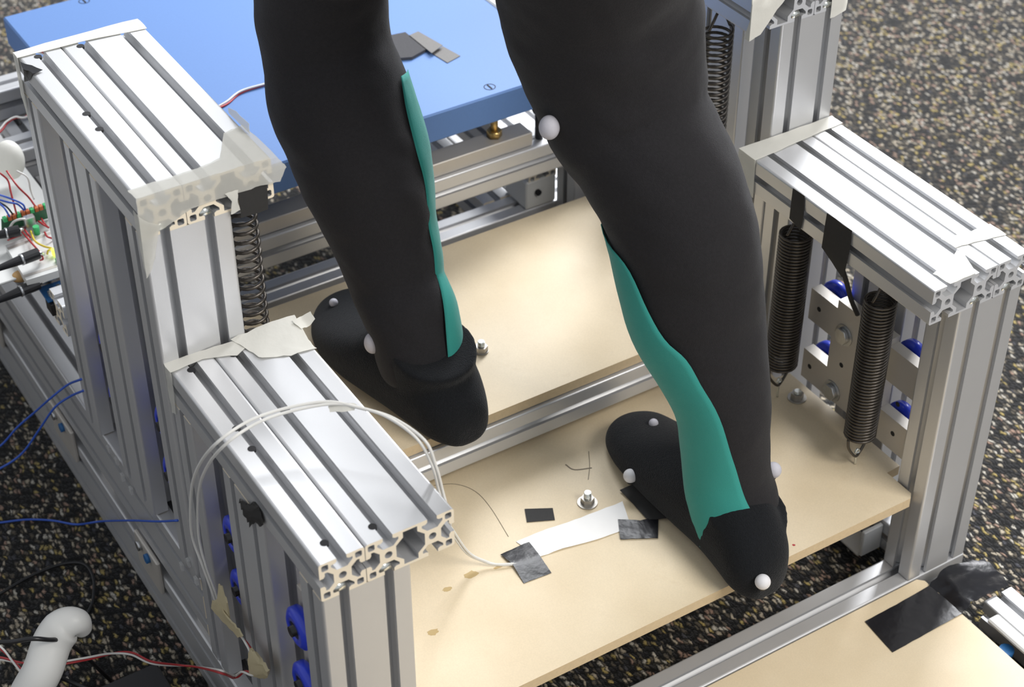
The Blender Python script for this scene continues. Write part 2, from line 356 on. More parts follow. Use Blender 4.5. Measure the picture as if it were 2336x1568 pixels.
# ================================================================ TOWERS
def bolt_notch(parent, x, y, z):
    cyl('access_hole', (x, y, z-2.5), (x, y, z+0.25), 3.6, M_dark, parent, seg=14)
def tower(side, X, Y0, Y1, ztop, zfoot, label, endmat, notches):
    """X = low x of the 120 mm wide cap"""
    t = thing('spring_tower', (X+60, (Y0+Y1)/2, zfoot), label, 'frame tower', 'aluminium towers of the step rig')
    L = Y1-Y0; zc = ztop-40
    if side == 'l':
        profile('cap_beam', 'y', 'x', X, Y0, zc, L, t, endmat, 1); profile('cap_beam', 'y', 'x', X+40.6, Y0, zc, L, t, endmat, 2)
        xo = X; xm = X; nx = (X+20, X+60.6)
    else:
        profile('cap_beam', 'y', 'x', X, Y0, zc, L, t, endmat, 2); profile('cap_beam', 'y', 'x', X+80.6, Y0, zc, L, t, endmat, 1)
        xo = X+40.4; xm = X+80.4; nx = (X+60, X+100.6)
    h = zc-zfoot-0.6
    profile('post', 'z', 'x', xo, Y0+0.5, zfoot+0.3, h, t, endmat, 2)
    profile('post', 'z', 'x', xo, Y1-40.5, zfoot+0.3, h, t, endmat, 2)
    ym = (Y0+Y1)/2-40
    profile('post', 'z', 'y', xm, ym, zfoot+0.3, h, t, endmat, 2)
    for x in nx:
        cyl('anchor_nut', (x-8.5, Y0+4.6, zc+6.0), (x+1.5, Y0+4.6, zc+6.0), 4.9, M_nut, t, seg=20)
        cyl('anchor_nut', (x-8.5, Y1-5.6, zc+6.0), (x+1.5, Y1-5.6, zc+6.0), 4.9, M_nut, t, seg=20)
    for (x, y) in notches: bolt_notch(t, x, y, ztop)
    return t
nt_L1 = [(15.6, 20), (15.6, 150), (15.6, 180), (15.6, 272), (56, 16), (56, 272)]
TL1 = tower('l', 0, 0, 290, 397, 29, 'left front aluminium tower with bare sawn cap ends facing the camera', M_cut, nt_L1)
TL2 = tower('l', -3, 290.5, 579, 571, 131, 'taller left rear aluminium tower with translucent masking tape over its cap end', M_cut, [(12.6, 440), (12.6, 410), (12.6, 560), (53, 558)])
TR1 = tower('r', 638, 9, 298.5, 401, 0, 'right front aluminium tower with brightly lit white cap and springs beneath', M_cutg, [])
TR2 = tower('r', 638, 299, 588, 571, 131, 'tall right rear aluminium tower cut off by the top of the photo', M_cutg, [])

# ================================================================ BASE FRAME
t = thing('base_frame', (20, 700, -52), 'long aluminium side frame at the left behind the left front tower', 'base frame', 'base frames of the rig')
profile('rail', 'y', 'z', 0, 290.4, 50, 1000, t, M_cut, 2)
profile('rail', 'y', 'z', 0, -40, -51.5, 1400, t, M_cut, 2)
for y in (300, 560, 900, 1200): box('spacer', 6, 36, y, y+38, 28.8, 49.8, M_dark if 0 else M_plate, t)
for y, l in ((410, 62), (455, 0), (655, 70), (905, 60)):
    if not l: continue
    b = box('angle_bracket', -5, -0.3, y, y+l, 4, 50, M_plate, t, c=1.5)
    for dy in (0.38, 0.74): cyl('bolt', (-9, y+l*dy, 40), (-5, y+l*dy, 40), 5.5, M_pcbb if dy < 0.5 else M_steel, b, seg=12)
t = thing('base_frame', (738, 700, -52), 'aluminium side frame at the right hidden behind the right towers', 'base frame', 'base frames of the rig')
profile('rail', 'y', 'z', 718, 299, 50, 950, t, M_cut, 2)
profile('rail', 'y', 'x', 718.5, 49.6, -40.8, 1200, t, M_cut, 1)
b = box('angle_bracket', 690, 718, 92, 97, -40, -4, M_white, t, c=1); box('flange', 690, 718, 97, 135, -44, -40, M_white, b, c=1)
b = box('angle_bracket', 690, 718, 150, 155, -40, -4, M_white, t, c=1); box('flange', 690, 718, 155, 190, -44, -40, M_white, b, c=1)
for y in (320, 560, 900, 1200): box('spacer', 720, 750, y, y+38, -0.3, 49.8, M_plate, t)
tag(profile('cross_rail', 'x', 'y', 41, 9, -40.5, 717, None, M_cutg, 1), 'slotted cross rail in front of the front fibreboard step', 'rail')
tag(profile('cross_rail', 'x', 'y', 81, 290, 131.8, 596, None, M_cutg, 1), 'slotted cross rail between the two fibreboard steps', 'rail')
t = thing('rear_frame', (360, 820, -52), 'grey slotted aluminium frame under the blue platform', 'base frame', 'base frames of the rig')
profile('rail', 'x', 'y', 0, 600, 222, 720, t, M_cut, 1)
profile('rail', 'x', 'y', -420, 1060, 222, 1100, t, M_cut, 1)
profile('rail', 'x', 'y', -420, 915, 222, 530, t, M_cut, 1)
profile('rail', 'x', 'z', 41, 640, 65, 676, t, M_cut, 2)
profile('rail', 'x', 'y', 41, 1000, 60, 676, t, M_cut, 1)
for x in (86, 600): profile('rail', 'y', 'x', x, 641, 182, 418, t, M_cut, 1)
for x in (86, 640):
    for y in (601, 1061): profile('leg', 'z', 'x', x, y, -51, 272, t, M_cut, 1)
profile('rail', 'y', 'x', 645, 682, 105, 318, t, M_cut, 1); profile('rail', 'y', 'x', 560, 682, 105, 318, t, M_cut, 1)
box('corner_bracket', 596, 640, 640, 690, 145.5, 185, M_white, t, c=2)
cyl('bolt', (612, 639.5, 168), (612, 636, 168), 4, M_dark, t, seg=12)
box('support_bar', 41, 583, 606, 634, 262.3, 280, M_plate, t, c=1)
for x in (120, 330, 540):
    f = cyl('levelling_foot', (x, 622, 280), (x, 622, 313), 4.5, M_brass, t, seg=14)
    cyl('lock_nut', (x, 622, 281), (x, 622, 289), 9, M_brass, f, seg=6)
cyl('levelling_foot', (598, 616, 262.3), (598, 616, 300), 5, M_black, t, seg=14); ball('knob', (598, 616, 303), 9, M_black, t)

# ================================================================ BLUE PLATFORM
t = thing('force_platform', (370, 840, 313), 'large blue painted force platform behind the legs', 'platform')
V, F = rawbox(120, 640, 601, 1078, 313, 350, 2); link('body', V, F, M_blue, t)
box('side_trim', 640.2, 656, 640, 1075, 322, 351, M_white, t, c=2, label='white strip along the right side')
pe = [(560+10*math.cos(a*0.5236), 625+10*math.sin(a*0.5236), 350.0) for a in range(13)]
def ringmark(cx, cy, z, r, parent):
    V = []; n = 24
    for i in range(n):
        a = 2*math.pi*i/n
        V += [(cx+r*math.cos(a), cy+r*math.sin(a), z), (cx+(r-1)*math.cos(a), cy+(r-1)*math.sin(a), z)]
    F = [[2*i, 2*((i+1) % n), 2*((i+1) % n)+1, 2*i+1] for i in range(n)]
    link('screw_mark', V, F, M_dark, parent)
c0 = (532.4, 618.7, 350.3)
ringmark(c0[0], c0[1], 350.25, 7, t); box('screw_slot', c0[0]-1, c0[0]+1, c0[1]-5, c0[1]+5, 350, 350.5, M_dark, t, c=0.1)
c1 = (219.1, 1063.9, 350.3)
ringmark(c1[0], c1[1], 350.25, 7, t); box('screw_slot', c1[0]-1, c1[0]+1, c1[1]-5, c1[1]+5, 350, 350.5, M_dark, t, c=0.1)
o = flatpoly('felt_pad', [(476.1, 782.9, 350.4), (511.6, 777.1, 350.4), (511.7, 727.9, 350.4), (488.5, 720.3, 350.4), (476.6, 725.3, 350.4), (450.9, 736.7, 350.4)], 3.5, M_felt); tag(o, 'dark grey felt pad on the blue platform beside the left calf', 'pad')
o = flatpoly('cloth_tape', [(511.2, 766.5, 354.2), (524.8, 769.4, 354.2), (532.3, 724.2, 354.2), (511.9, 714.7, 354.2)], 0.5, M_gtape); tag(o, 'upper strip of grey cloth tape holding the felt pad', 'tape', 'grey tape strips on the blue platform')
o = flatpoly('cloth_tape', [(515.2, 720.7, 350.4), (534.6, 728.4, 350.4), (540.3, 697.4, 350.4), (519.3, 691.1, 350.4)], 0.5, M_gtape); tag(o, 'lower strip of grey cloth tape stuck flat on the blue platform', 'tape', 'grey tape strips on the blue platform')

# ================================================================ STEP BOARDS
def bolt(parent, x, y, z, h=15, wr=10.5):
    b = cyl('bolt', (x, y, z), (x, y, z+h), 3.6, M_nut, parent, seg=16)
    cyl('washer', (x, y, z), (x, y, z+1.4), wr, M_washer, b, seg=28)
    V, F = rawcyl((x, y, z+1.4), (x, y, z+7.6), 7.4, 7.0, 6); link('nut', V, F, M_washer, b)
    V, F = rawtube([Vector((x+3.7*math.cos(i*0.6), y+3.7*math.sin(i*0.6), z+7.8+i*(h-8)/40.0)) for i in range(40)], 0.45, 5); link('thread', V, F, M_nut, b, smooth=True)
def plank(name, poly, z1, t_, label, lc):
    th = thing(name, lc, label, 'board')
    o = prism('panel', poly, z1-t_, z1, [M_board, M_boardedge], th)
    for pl in o.data.polygons:
        if abs(pl.normal.z) < 0.5: pl.material_index = 1
    return th
B1 = plank('step_board', [(86, 28), (92, 22.5), (671, 20.5), (676.5, 26), (676.5, 63), (695, 64), (695, 246), (676.5, 248), (676.5, 340), (86, 340)], 116, 12,
           'front fibreboard step board under the right foot', (380, 150, 104))
B2 = plank('step_board', [(80, 330.6), (118, 330.6), (118, 294.5), (655, 294.5), (655, 330.6), (676, 330.6), (676, 579), (80, 579)], 185, 12,
           'rear fibreboard step board under the left foot', (380, 440, 173))
B3 = plank('step_board', [(60, 6.5), (688, 6.5), (694, 0.5), (694, -520), (60, -520)], 0, 14,
           'low fibreboard step board at the bottom right corner of the photo', (380, -250, -14))
def at(b, p): return p
q = (385.7, 191.6, 116.0); bolt(B1, q[0], q[1], 116)
q = (692.0, 207.8, 116.0); bolt(B1, min(q[0], 674), q[1], 116, 11)
q = (379.1, 388.6, 185.0); bolt(B2, q[0], q[1], 185, 14, 7.8)
def stroke(parent, pts, r=0.45, m=None):
    V, F = rawtube([Vector((p[0], p[1], p[2])) for p in smooth_path(pts, 5)], r, 5); V = [(v[0], v[1], pts[0][2]+(v[2]-pts[0][2])*0.3) for v in V]; link('pencil_mark', V, F, m or M_pencil, parent)
stroke(B1, [(265.7, 298.2, 116.1), (285.9, 287.8, 116.1), (297.4, 267.2, 116.1), (297.8, 237.6, 116.1), (291.1, 193.0, 116.1)])
stroke(B1, [(431.3, 256.8, 116.1), (418.6, 236.3, 116.1), (406.0, 220.2, 116.1)])
stroke(B1, [(399.0, 252.6, 116.1), (402.3, 240.9, 116.1), (419.4, 233.4, 116.1)], 0.9)
def blot(parent, c, rx, ry, z, m=None):
    rnd = random.Random(int(c[0])); pts = []
    for i in range(16):
        a = i*math.pi/8; k = 0.75+0.4*rnd.random(); pts.append((c[0]+rx*k*math.cos(a), c[1]+ry*k*math.sin(a), z))
    link('stain', pts, [list(range(16))], m or M_stain, parent)
blot(B1, (162.7, 122.0, 116.0), 6, 4, 116.12); blot(B1, (232.2, 167.5, 116.0), 8, 5, 116.12); blot(B1, (202.3, 163.2, 116.0), 5, 3, 116.12); blot(B1, (261.8, 162.3, 116.0), 7, 2, 116.12)
blot(B1, (526.1, 31.3, 116.0), 1.6, 1.6, 116.12, M_wirer)

# ================================================================ CARRIAGES WITH BLUE WHEELS
def wheel(parent, x, y, z, w=13, r=21):
    """skate wheel, axis along x"""
    prof = [(-w/2, 9), (-w/2, r-5), (-w/2+2.0, r-1.5), (-w/4, r), (w/4, r), (w/2-2.0, r-1.5), (w/2, r-5), (w/2, 9)]
    seg = 28; V = []; F = []
    for u, rr in prof:
        for k in range(seg):
            a = 2*math.pi*k/seg; V.append((x+u, y+rr*math.cos(a), z+rr*math.sin(a)))
    n = len(prof)
    for i in range(n):
        j = (i+1) % n
        for k in range(seg): F.append([i*seg+k, i*seg+(k+1) % seg, j*seg+(k+1) % seg, j*seg+k])
    o = link('wheel', V, F, M_wheel, parent, smooth=True)
    cyl('hub', (x-w/2+1, y, z), (x+w/2-1, y, z), 9, M_black, o, seg=18); cyl('axle', (x-w/2-3.5, y, z), (x+w/2+3.5, y, z), 5, M_black, o, seg=12)
def carriage(side, xp, Y0, zb, label):
    """xp = inner face of the plate"""
    s = 1 if side == 'r' else -1; t = thing('roller_carriage', (xp, Y0+130, zb), label, 'carriage', 'roller carriages that carry the step boards')
    x0, x1 = (xp, xp+13) if s > 0 else (xp-13, xp)
    y0, y1, ya, yb = Y0+44, Y0+246, Y0+90, Y0+166
    if side == 'r': y1 = Y0+212
    poly = [(y0, zb), (y1, zb), (y1, zb+38), (yb+8, zb+38), (yb+8, zb+79), (y1, zb+79), (y1, zb+119), (yb+4, zb+119), (yb+4, zb+130), (ya, zb+130), (ya, zb+122), (y0, zb+122), (y0, zb+80), (ya, zb+80), (ya, zb+40), (y0, zb+40)]
    n = len(poly); V = [(x0, y, z) for y, z in poly]+[(x1, y, z) for y, z in poly]
    link('plate', V, [list(range(n)), list(range(n, 2*n))[::-1]]+[[i, (i+1) % n, n+(i+1) % n, n+i] for i in range(n)], [M_plate], t)
    for (y, z, r) in ((Y0+155, zb+93, 9.5), (Y0+161, zb+13, 9.5)):
        xa = x0 if s > 0 else x1; b = cyl('hex_bolt', (xa-s*6, y, z), (xa, y, z), r, M_steel, t, seg=6); cyl('washer', (xa-s*1.2, y, z), (xa, y, z), r+3, M_steel, b, seg=20)
    for (y, z) in ((Y0+153, zb+54), (Y0+197, zb+100), (Y0+66, zb+62), (Y0+66, zb+22), (Y0+200, zb+20)):
        xa = x0 if s > 0 else x1; cyl('hole', (xa-s*0.2, y, z), (xa, y, z), 3, M_dark, t, seg=12)
    for y in (Y0+76, Y0+196):
        for z in (zb+105, zb+23):
            wheel(t, (x1 if s > 0 else x0)+s*10.5, y, z)
    return t
carriage('r', 688, 9, 138-4, 'right front roller carriage, milled plate and blue wheels behind the springs')
carriage('l', 96, 0, 128, 'left front roller carriage with blue wheels seen between the posts')
carriage('l', 94, 290, 196, 'left rear roller carriage with blue wheels seen between the posts')
# drop brackets with guide wheels below the left boards, seen through the gaps between the posts
def guide_block(x, y, z, label):
    t = thing('guide_roller', (x, y, z-30), label, 'roller', 'blue guide rollers between the left posts')
    box('bracket', x+8, x+13, y-20, y+20, z-30, z+30, M_plate, t)
    wheel(t, x, y, z, 14, 20)
for (u_, y, z, lb) in ((10, 72, 257, 'blue guide roller nearest the bottom edge of the photo'), (10, 72, 188, 'lower blue guide roller between the left front posts'),
                      (17, 366, 266, 'upper blue guide roller between the left rear posts'), (17, 366, 202, 'lower blue guide roller between the left rear posts'),
                      (18, 512, 263, 'rear blue guide roller in the left rear tower'), (18, 512, 193, 'rear lower blue guide roller in the left rear tower'),
                      (18, 221, 238, 'blue guide roller behind the middle post of the left front tower'), (18, 221, 169, 'low blue guide roller behind the middle post of the left front tower')):
    guide_block(u_, y, z, lb)

# ================================================================ SPRINGS
def spring(x, y, ztop, zbot, r, turns, wire, label, group, base):
    t = thing('extension_spring', (x, y, zbot), label, 'spring', group)
    pts = []; seg = 20; h = ztop-zbot
    for i in range(int(turns*seg)+1):
        a = 2*math.pi*i/seg; pts.append(Vector((x+r*math.cos(a), y+r*math.sin(a), zbot+h*i/(turns*seg))))
    V, F = rawtube(pts, wire, 6); link('coil', V, F, M_spring, t, smooth=True)
    tube('hook', [(x+r, y, ztop), (x+r*0.8, y+4, ztop+9), (x, y, ztop+20), (x-r*0.6, y-4, ztop+14), (x-r*0.9, y-3, ztop+3)], wire, M_spring, t)
    tube('hook', [(x-r, y, zbot), (x-r*0.95, y-2, zbot-11), (x-5, y-3, zbot-25), (x+4, y, zbot-25), (x+r*0.95, y+2, zbot-11), (x+r, y, zbot)], wire, M_spring, t)
    tube('eye_screw', [(x, y, base), (x, y, zbot-28), (x+3, y, zbot-24), (x, y, zbot-20), (x-3, y, zbot-24)], 1.3, M_nut, t)
    return t
spring(657, 91, 333, 157, 15.5, 44, 1.55, 'dark coil spring nearest the right front post', 'springs under the right front cap', 116.3)
spring(657, 221, 336, 162, 16.5, 44, 1.6, 'dark coil spring beside the right knee and shin under the right cap', 'springs under the right front cap', 116.3)
spring(101, 327, 508, 300, 12, 21, 1.8, 'open stretched coil spring under the taped left rear cap', 'springs under the rear caps', 185.3)
spring(657, 372, 500, 300, 15.5, 30, 1.6, 'coil spring under the right rear cap, partly behind the thigh', 'springs under the rear caps', 185.3)
for x, y, zt, nm in ((657, 91, 361, 'rod hanging the near right spring'), (657, 221, 361, 'rod hanging the far right spring'), (101, 327, 531, 'rod hanging the left rear spring'), (657, 372, 531, 'rod hanging the right rear spring')):
    zb = {361: 346, 531: 522}[zt]
    tag(cyl('hanger_rod', (x, y, zb-2), (x, y, zt-0.2), 2.2, M_spring, None, seg=10), nm, 'rod', 'spring hanger rods')

# ================================================================ TAPE ON THE TOWERS
def g(*rows): return [list(r) for r in rows]
def tp(name, rows, m, label, t=0.35, sub=4, wob=0.25, jag=0.5, cat='tape', group=None):
    o = sheet(name, rows, t, m, None, sub, wob, jag=jag); return tag(o, label, cat, group)
MG = 'masking tape on the towers'
# left rear cap, far end
tp('masking_tape', g([(-4.5, 578.5, 528), (-4.5, 578.5, 572), (57, 578.5, 572.4), (118.5, 578.5, 572)], [(-4.6, 568, 500), (-4.5, 566, 572.2), (57, 563, 572.4), (118.5, 556, 572)]), M_maskw, 'cream masking tape across the far end of the tall left cap', group=MG)
# left rear cap, near end: big translucent sheet, folded over the edge
tp('masking_tape', g([(-4, 306, 572), (25, 306, 572.2), (58, 306, 572.2), (80, 310, 572.2), (100, 345, 572.2), (120, 350, 572)],
                     [(-4, 289, 572.3), (25, 289, 572.4), (58, 289, 572.4), (80, 289, 572.4), (100, 289, 572.4), (122, 286, 572.3)],
                     [(-4.5, 288.4, 552), (25, 288.8, 555), (58, 288.8, 559), (80, 288.2, 560), (100, 287, 561), (128, 283, 562)],
                     [(-5, 288.2, 530), (20, 288.6, 538), (42, 288.8, 547), (80, 288.2, 548), (100, 287, 549), (122, 285, 548)]), M_mask, 'large translucent masking tape folded over the near end of the tall left cap', sub=5, wob=0.4, group=MG)
tp('black_tape', g([(84, 289.2, 552), (111, 289.2, 552)], [(85, 289, 530), (111, 289, 530)], [(84, 289, 522), (110, 290, 521)]), M_mtape, 'black tape hanging inside the open cell of the tall left cap', sub=3, wob=0.2)
tp('masking_tape', g([(-4.6, 300, 556), (-4.9, 286, 556), (12, 287.4, 542)], [(-4.8, 296, 512), (-6, 287, 506), (4, 287.4, 512)], [(-4.9, 292, 500), (-5.5, 288, 494), (-1, 287.5, 500)]), M_mask, 'loose tape tail hanging at the left corner of the tall left cap', sub=4, wob=0.5, group=MG)
tp('masking_tape', g([(72, 287.3, 552), (84, 287, 552)], [(77, 286.4, 543), (82, 286, 541)], [(75, 287, 530), (84, 287, 532)]), M_maskw, 'narrow twisted tape strand over the opening of the tall left cap', sub=4, wob=0.2, group=MG)
tp('masking_tape', g([(117.3, 330, 573), (117.6, 330, 583)], [(117.3, 352, 573), (117.8, 356, 582)], [(117.3, 372, 572.5), (118, 374, 577)]), M_mask, 'curled tape edge sticking up on the right edge of the tall left cap', sub=3, wob=0.2, group=MG)
tp('black_tape', g([(-5.1, 555.6, 573.0), (0.8, 543.3, 573.0), (7.0, 530.9, 573.0)], [(-8.1, 541.4, 573.0), (-4.5, 535.4, 573.0), (-2.9, 528.7, 573.0)], [(-5.0, 555.7, 552.4), (-5.0, 548.1, 556.1), (-5.0, 540.0, 561.0)]), M_btape, 'black tape scrap at the far left corner of the tall left cap', sub=2)
# left front cap, far end
tp('masking_tape', g([(-2, 291, 398.1), (30, 291, 398), (60, 288, 398), (92, 289, 398.2)], [(-2, 276, 398.2), (30, 280, 397.9), (58, 268, 397.9), (85, 283, 398.1)]), M_maskw, 'cream tape strip where the left front cap meets the rear post', wob=0.3, group=MG)
tp('masking_tape', g([(-1.5, 289, 398), (-1.5, 276, 398)], [(-1.6, 290, 372), (-1.6, 276, 375)], [(-1.6, 288, 345), (-1.6, 280, 348)]), M_mask, 'tape tail down the outer side of the left front cap', wob=0.3, group=MG)
tp('masking_tape', g([(62, 290, 399), (95, 292, 401), (125, 289, 401)], [(70, 268, 398.2), (98, 262, 398.1), (121.5, 255, 397.8)], [(74, 252, 398), (98, 243, 397.9), (121.5, 240, 397.7)]), M_maskw, 'wide crumpled masking tape at the inner far corner of the left front cap', wob=0.7, group=MG)
tp('masking_tape', g([(119, 282, 402), (122, 270, 400)], [(130, 283, 403), (131, 272, 398)], [(137, 281, 406), (138, 274, 402)]), M_maskw, 'curled tape end sticking out beside the left foot', wob=0.3, sub=3, group=MG)
# right front cap
tp('masking_tape', g([(636.6, 299, 360), (636.6, 299, 402.2), (700, 298, 402.2), (759.5, 298, 402.2)], [(636.6, 270, 358), (636.6, 272, 402.2), (700, 277, 402.3), (759.5, 281, 402.2)]), M_maskw, 'cream tape wrapped round the far end of the right front cap', group=MG)
tp('masking_tape', g([(655, 30, 402.0), (657, 9, 402)], [(690, 40, 401.8), (690, 9, 402)], [(700, 46, 401.9), (702, 40, 401.9)]), M_maskw, 'white tape over the near left groove of the bright right cap', wob=0.15, group=MG)
tp('masking_tape', g([(700, 68, 402.1), (702, 50, 402)], [(730, 62, 402.1), (730, 46, 402)], [(758, 62, 402.1), (758, 40, 402)]), M_maskw, 'white tape band across the bright right cap near its front', wob=0.15, group=MG)
tp('masking_tape', g([(636.5, 299, 572), (636.5, 297.8, 572), (690, 297.6, 572)], [(636.5, 299, 548), (636.5, 297.6, 548), (668, 297.6, 552)], [(636.5, 306, 526), (636.5, 297.6, 526), (650, 297.6, 530)]), M_maskw, 'cream tape over the inner corner of the tall right cap', wob=0.2, group=MG)
tp('masking_tape', g([(738, 297.6, 572), (759.5, 297.6, 572)], [(739, 297.2, 536), (759.8, 297.2, 534)], [(739, 297.2, 522), (759, 297.2, 526)]), M_maskw, 'cream tape over the outer corner of the tall right cap', wob=0.2, group=MG)
# black tape strips on the inner side of the right cap
tp('black_tape', g([(637.2, 212, 402), (637.2, 194, 402)], [(636.9, 212, 384), (636.9, 192, 382)], [(636.9, 212, 366), (636.9, 194, 361)]), M_mtape, 'small black tape patch on the side of the right cap above the far spring', wob=0.2, sub=3)
tp('black_tape', g([(637.2, 160, 402.2), (637.2, 123, 402.4)], [(636.5, 160, 384), (636.5, 122, 382)], [(636, 160, 362), (636.2, 124, 352)], [(637, 143, 352), (637, 128, 344)]), M_mtape, 'large black tape patch on the side of the right cap above the carriage', wob=0.3, sub=3)
o = tube('black_strap', [(640, 133, 352), (650, 134, 330), (664, 138, 300), (680, 142, 272)], 2.6, M_mtape); tag(o, 'black strap hanging from the large black tape patch', 'strap')
# black tape lumps on side of left front cap
rnd = random.Random(7); pts = []
tp('black_tape', g([(-1.5, 149.7, 347.4), (-3.0, 128.9, 361.8), (-1.5, 112.6, 375.1)], [(-4.0, 140.2, 347.3), (-5.0, 117.3, 365.3), (-3.0, 102.5, 377.1)], [(-3.0, 135.2, 340.7), (-5.0, 111.8, 359.8), (-2.0, 98.4, 367.1)], [(-1.5, 131.4, 334.0), (-3.0, 111.6, 352.9), (-1.5, 101.4, 357.5)]), M_mtape, 'crumpled black tape lump on the outer side of the left front tower', wob=1.2, sub=4, jag=1.2)

# ================================================================ TAPE AND PATCHES ON THE FRONT BOARD
def patch(name, pts, m, label, cat='tape', z=116.2, t=0.4, wob=0.0, group=None):
    return tag(sheet(name, pts, t, m, None, 5, wob, jag=0.0), label, cat, group)
patch('black_tape', g([(326.1, 217.8, 116.5), (351.1, 203.6, 116.5)], [(317.7, 200.3, 116.5), (343.5, 187.9, 116.5)]), M_mtape, 'small black tape rectangle beside the bolt on the front board')
patch('paper_tape', g([(293.6, 182.7, 116.6), (330.3, 180.6, 117.0), (367.2, 176.1, 117.0), (416.9, 173.6, 116.6)], [(300.5, 152.2, 116.6), (328.0, 148.9, 117.0), (362.7, 141.7, 117.0), (403.1, 138.3, 116.6)]), M_paper, 'long wrinkled white tape strip on the front board', wob=0.35)
patch('black_tape', g([(270.6, 174.9, 117.6), (304.1, 174.9, 117.6)], [(272.5, 155.0, 119.5), (302.0, 151.3, 119.0)], [(269.4, 129.8, 116.8), (299.9, 127.4, 116.8)]), M_btape, 'shiny black tape over the end of the white cable pair', wob=0.25)
patch('black_tape', g([(397.4, 153.4, 117.6), (415.2, 140.2, 118.0), (434.2, 134.7, 117.6)], [(383.3, 129.2, 117.2), (400.6, 119.6, 117.4), (416.4, 110.7, 117.2)]), M_btape, 'shiny black tape at the end of the white strip beside the right foot', wob=0.3)
patch('fabric_flap', g([(423.2, 187.6, 119.0), (443.1, 181.8, 126.0), (481.1, 178.7, 124.0)], [(423.6, 163.8, 118.0), (444.4, 150.9, 124.0), (472.4, 151.2, 122.0)], [(422.7, 137.0, 118.0), (441.9, 124.5, 122.0), (463.9, 120.7, 120.0)]), M_mtape, 'black fabric flap beside the right foot on the front board', cat='fabric', t=1.2, wob=0.3)
# tape at the bottom right corner
patch('black_tape', g([(600.5, -10.9, 0.6), (644.6, -10.0, 0.6), (692.5, -8.0, 0.6)], [(598.2, -35.3, 0.6), (643.2, -35.2, 0.9), (693.8, -32.1, 0.6)], [(596.4, -58.2, 0.6), (642.4, -57.4, 0.6), (693.5, -56.3, 0.6)]), M_btape, 'wide black tape lying on the low board in the bottom right corner', wob=0.2)
patch('black_tape', g([(691.1, -8.1, 0.8), (710.2, -6.3, 14.0), (725.5, -9.1, 18.0), (760.8, -16.5, 12.0)], [(694.7, -29.7, -2.0), (707.8, -23.0, 10.0), (727.0, -28.3, 14.0), (759.4, -37.3, 14.0)], [(693.3, -56.4, 0.8), (708.7, -52.7, 6.0), (727.0, -53.1, 6.0), (761.5, -54.8, 5.0)]), M_btape, 'glossy crumpled black tape wrapped over the rail end beside the low board', wob=1.3)
t = thing('side_rail', (746, -400, -52), 'bright slotted rail along the right edge of the low board', 'rail')
profile('rail', 'y', 'x', 727, -760, -40, 705, t, M_cutg, 1)
box('bracket', 712, 727, -520, -75, -6, 0, M_white, t, c=2)
for y in (-110, -330): cyl('bolt', (708, y, -20), (708, y, -12), 8, M_pcbb, t, seg=12)
box('lower_plate', 697, 727, -700, -70, -51, -40, M_black, t)

# ================================================================ PERSON (lower body)
ACR = Vector((0.8476, -0.5306, 0)).normalized()
leg1 = [  # cx, cy, cz, r (+ fraction where the teal starts)
    (278.0, 504.1, 600.4, 63.3), (278.0, 507.6, 567.7, 65.2), (278.0, 502.5, 529.7, 65.1), (278.0, 484.7, 492.1, 69.1), (279.0, 469.9, 460.7, 68.7), (280.0, 450.4, 425.1, 67.4), (281.0, 432.2, 392.1, 61.5), (282.0, 416.2, 361.4, 54.1), (283.0, 401.9, 334.7, 49.3),
    (283.0, 387.3, 309.6, 44.7), (283.0, 367.3, 290.6, 43.5), (283.0, 354.6, 268.2, 41.9), (283.0, 346.4, 238.2, 42.6)]
leg2 = [(425.0, 255.2, 668.8, 88.4), (432.0, 252.6, 623.5, 86.8), (438.0, 247.1, 591.5, 83.4), (443.0, 235.8, 558.6, 77.3), (446.0, 224.6, 534.6, 74.0), (450.0, 206.9, 519.4, 69.9), (454.0, 186.5, 493.8, 69.7), (457.0, 172.5, 472.1, 68.4), (460.0, 157.3, 443.5, 68.1),
    (463.0, 142.4, 399.3, 66.0), (466.0, 131.4, 359.2, 63.2), (469.0, 111.4, 321.4, 53.9), (472.0, 94.3, 280.8, 45.0), (474.0, 87.7, 237.6, 42.6), (476.0, 81.1, 196.0, 42.7), (478.0, 70.5, 162.3, 43.9)]
def ring(c, d, r, seg=48, k=1.0):
    a = (ACR-d*ACR.dot(d)).normalized(); b = d.cross(a).normalized()
    return [c-a*(r*math.cos(2*math.pi*i/seg))+b*(r*k*math.sin(2*math.pi*i/seg)) for i in range(seg)]
def axis_samples(st, n=4):
    pts = smooth_path([Vector(s[:3]) for s in st], n); rr = smooth_path([Vector((s[3], 0, 0)) for s in st], n); return pts, [q.x for q in rr]
def loft(pts, rad, seg=48, k=1.0):
    V = []; F = []; n = len(pts)
    for i in range(n):
        d = (pts[min(i+1, n-1)]-pts[max(i-1, 0)]).normalized(); V += [tuple(q) for q in ring(pts[i], d, rad[i], seg, k)]
        if i:
            for j in range(seg): F.append([(i-1)*seg+j, (i-1)*seg+(j+1) % seg, i*seg+(j+1) % seg, i*seg+j])
    F += [list(range(seg)), list(range((n-1)*seg, n*seg))[::-1]]; return V, F
up1 = [(330, 300, 930, 92), (315, 330, 860, 88), (298, 390, 780, 80), (286, 450, 700, 73), (279, 495, 640, 64)]
up2 = [(392, 250, 930, 96), (396, 235, 860, 94), (404, 225, 780, 88)]
top1 = leg1[0]; top2 = leg2[0]
P1, R1_ = axis_samples(up1+leg1+[(287, 343, 222, 37)]); P2, R2_ = axis_samples(up2+leg2+[(472, 62, 150, 36)])
person = thing('person', (380, 170, 116), 'person in black leggings and socks with teal inserts standing on the two step boards', 'person')
